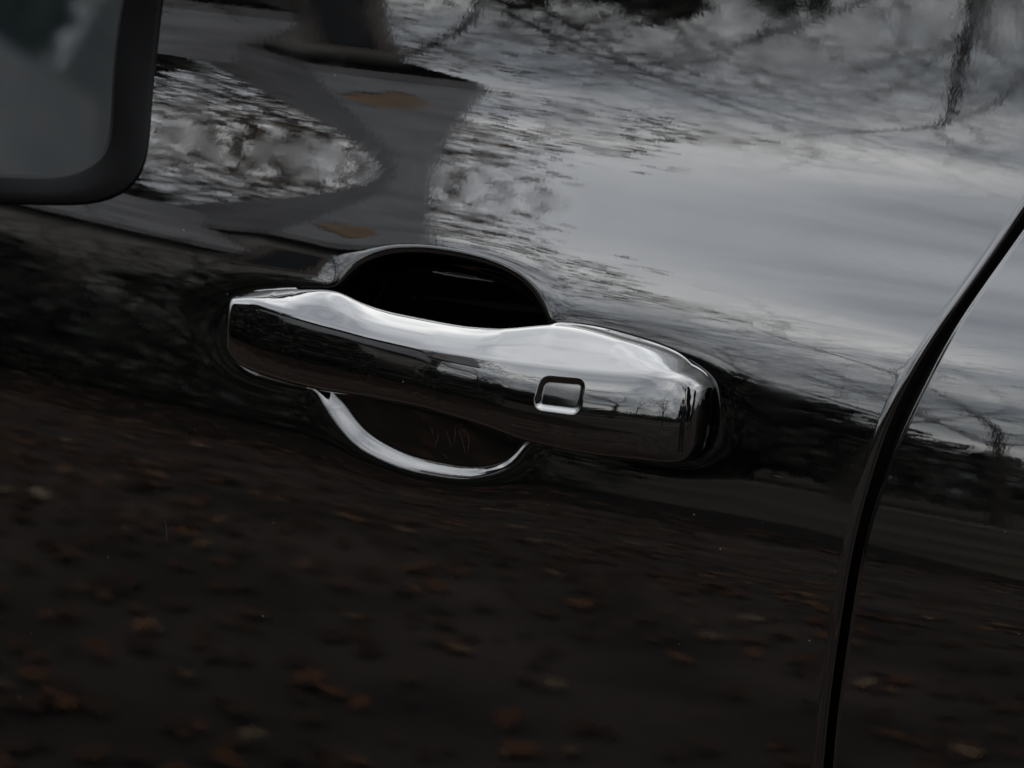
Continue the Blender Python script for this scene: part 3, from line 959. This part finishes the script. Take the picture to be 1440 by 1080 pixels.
# local: +y faces the car, +x to the person's right
bv = [(0, 0, .90 * k), (0, .0, 1.05 * k), (0, .01, 1.22 * k), (0, .0, 1.33 * k), (0, .03, 1.40 * k), (0, .055, 1.455 * k), (0, .065, 1.52 * k), (0, .055, 1.58 * k)]
be = [(0, 1), (1, 2), (2, 3), (3, 4), (4, 5), (5, 6), (6, 7)]
br = [(.10, .07), (.09, .065), (.10, .07), (.07, .055), .046, (.062, .075), (.075, .092), (.058, .07)]
for sx in (-1, 1):
    b0 = len(bv)
    bv += [(sx * .16, 0, 1.30 * k), (sx * .215, .09, 1.10 * k), (sx * .115, .235, 1.36 * k), (sx * .085, .255, 1.43 * k)]
    be += [(3, b0), (b0, b0 + 1), (b0 + 1, b0 + 2), (b0 + 2, b0 + 3)]
    br += [.055, .042, .028, .030]
    h0 = b0 + 3
    for q, (dx, dz, ln) in enumerate(((.010, .035, .040), (.004, .040, .050), (-.006, .040, .053), (-.016, .036, .048))):
        c0 = len(bv)
        base = np.array(bv[h0])
        p1 = base + np.array([sx * dx * .8, .018, dz * .8]); p2 = p1 + np.array([-sx * ln * .5, .012, .008]); p3 = p2 + np.array([-sx * ln * .45, -.004, .0])
        bv += [tuple(p1), tuple(p2), tuple(p3)]; be += [(h0, c0), (c0, c0 + 1), (c0 + 1, c0 + 2)]; br += [.0095, .0088, .0078]
    c0 = len(bv); base = np.array(bv[h0])
    bv += [tuple(base + np.array([-sx * .03, -.012, .005])), tuple(base + np.array([-sx * .055, -.010, .018]))]; be += [(h0, c0), (c0, c0 + 1)]; br += [.011, .0092]
    l0 = len(bv)
    bv += [(sx * .085, 0, .84 * k), (sx * .10, .015, .48 * k), (sx * .11, -.01, .09), (sx * .12, .11, .035)]
    be += [(0, l0), (l0, l0 + 1), (l0 + 1, l0 + 2), (l0 + 2, l0 + 3)]
    br += [.055, .040, .030, .024]
skin_mesh("body", bv, be, br, M['skin'], person)
jv = [(0, 0, .86 * k), (0, 0, 1.05 * k), (0, .01, 1.22 * k), (0, .0, 1.335 * k), (0, .02, 1.385 * k)]
je = [(0, 1), (1, 2), (2, 3), (3, 4)]; jr = [(.175, .135), (.165, .13), (.175, .135), (.105, .085), (.066, .066)]
for sx in (-1, 1):
    b0 = len(jv)
    jv += [(sx * .165, 0, 1.30 * k), (sx * .218, .09, 1.10 * k), (sx * .130, .212, 1.31 * k), (sx * .112, .240, 1.375 * k)]
    je += [(3, b0), (b0, b0 + 1), (b0 + 1, b0 + 2), (b0 + 2, b0 + 3)]; jr += [.075, .062, .048, .042]
skin_mesh("jacket", jv, je, jr, M['jacket'], person)
tv = [(0, 0, .93 * k), (0, 0, 1.02 * k)]; te = [(0, 1)]; trr = [(.165, .125), (.155, .12)]
for sx in (-1, 1):
    b0 = len(tv)
    tv += [(sx * .09, 0, .80 * k), (sx * .10, .015, .48 * k), (sx * .11, -.008, .07)]
    te += [(0, b0), (b0, b0 + 1), (b0 + 1, b0 + 2)]; trr += [.098, .072, .055]
skin_mesh("trousers", tv, te, trr, M['jeans'], person)
for sx in (-1, 1):
    skin_mesh("shoe", [(sx * .11, -.06, .045), (sx * .112, .0, .05), (sx * .118, .09, .04), (sx * .124, .17, .034)], [(0, 1), (1, 2), (2, 3)], [.042, .048, .044, .032], M['shoe'], person)
skin_mesh("hair", [(0, -.005, 1.49 * k), (0, .005, 1.55 * k), (0, .035, 1.60 * k), (0, .085, 1.60 * k)], [(0, 1), (1, 2), (2, 3)], [(.066, .05), (.08, .07), (.078, .062), (.05, .03)], M['hair'], person)

# the camera held at the eye: body and lens end just behind the viewpoint
cp = CAM - fwd * 0.018
dslr = empty("handheld_camera")
dslr.matrix_world = Matrix(((right[0], fwd[0], up[0], cp[0]), (right[1], fwd[1], up[1], cp[1]), (right[2], fwd[2], up[2], cp[2]), (0, 0, 0, 1)))
tag(dslr, "black camera with a long lens held at the photographer's eye", "camera")


def turned(name, prof_, mat, parent, n=24):
    th = np.linspace(0, 2 * math.pi, n, endpoint=False); rows_ = []
    for y, rr in prof_: rows_.append(np.stack([rr * np.cos(th), np.full(n, y), rr * np.sin(th)], 1))
    return mesh_obj(name, np.concatenate(rows_), grid_faces(len(prof_), n, True), mat, parent)


turned("lens", [(-.012, 0.0), (-.012, .030), (0, .033), (0, .036), (-.02, .037), (-.05, .036), (-.055, .033), (-.10, .033), (-.105, .036), (-.125, .036)], M['dslr'], dslr)
mesh_obj("camera_body", *merge([box(-.068, .068, -.178, -.125, -.045, .038), ([(-.03, -.17, .038), (.03, -.17, .038), (.03, -.125, .038), (-.03, -.125, .038), (-.018, -.172, .068), (.018, -.172, .068), (.015, -.132, .062), (-.015, -.132, .062)], [(0, 1, 5, 4), (1, 2, 6, 5), (2, 3, 7, 6), (3, 0, 4, 7), (4, 5, 6, 7)])]), M['dslr'], dslr, smooth=False)
mesh_obj("grip", *box(.045, .072, -.126, -.098, -.042, .030), M['dslr'], dslr, smooth=False)
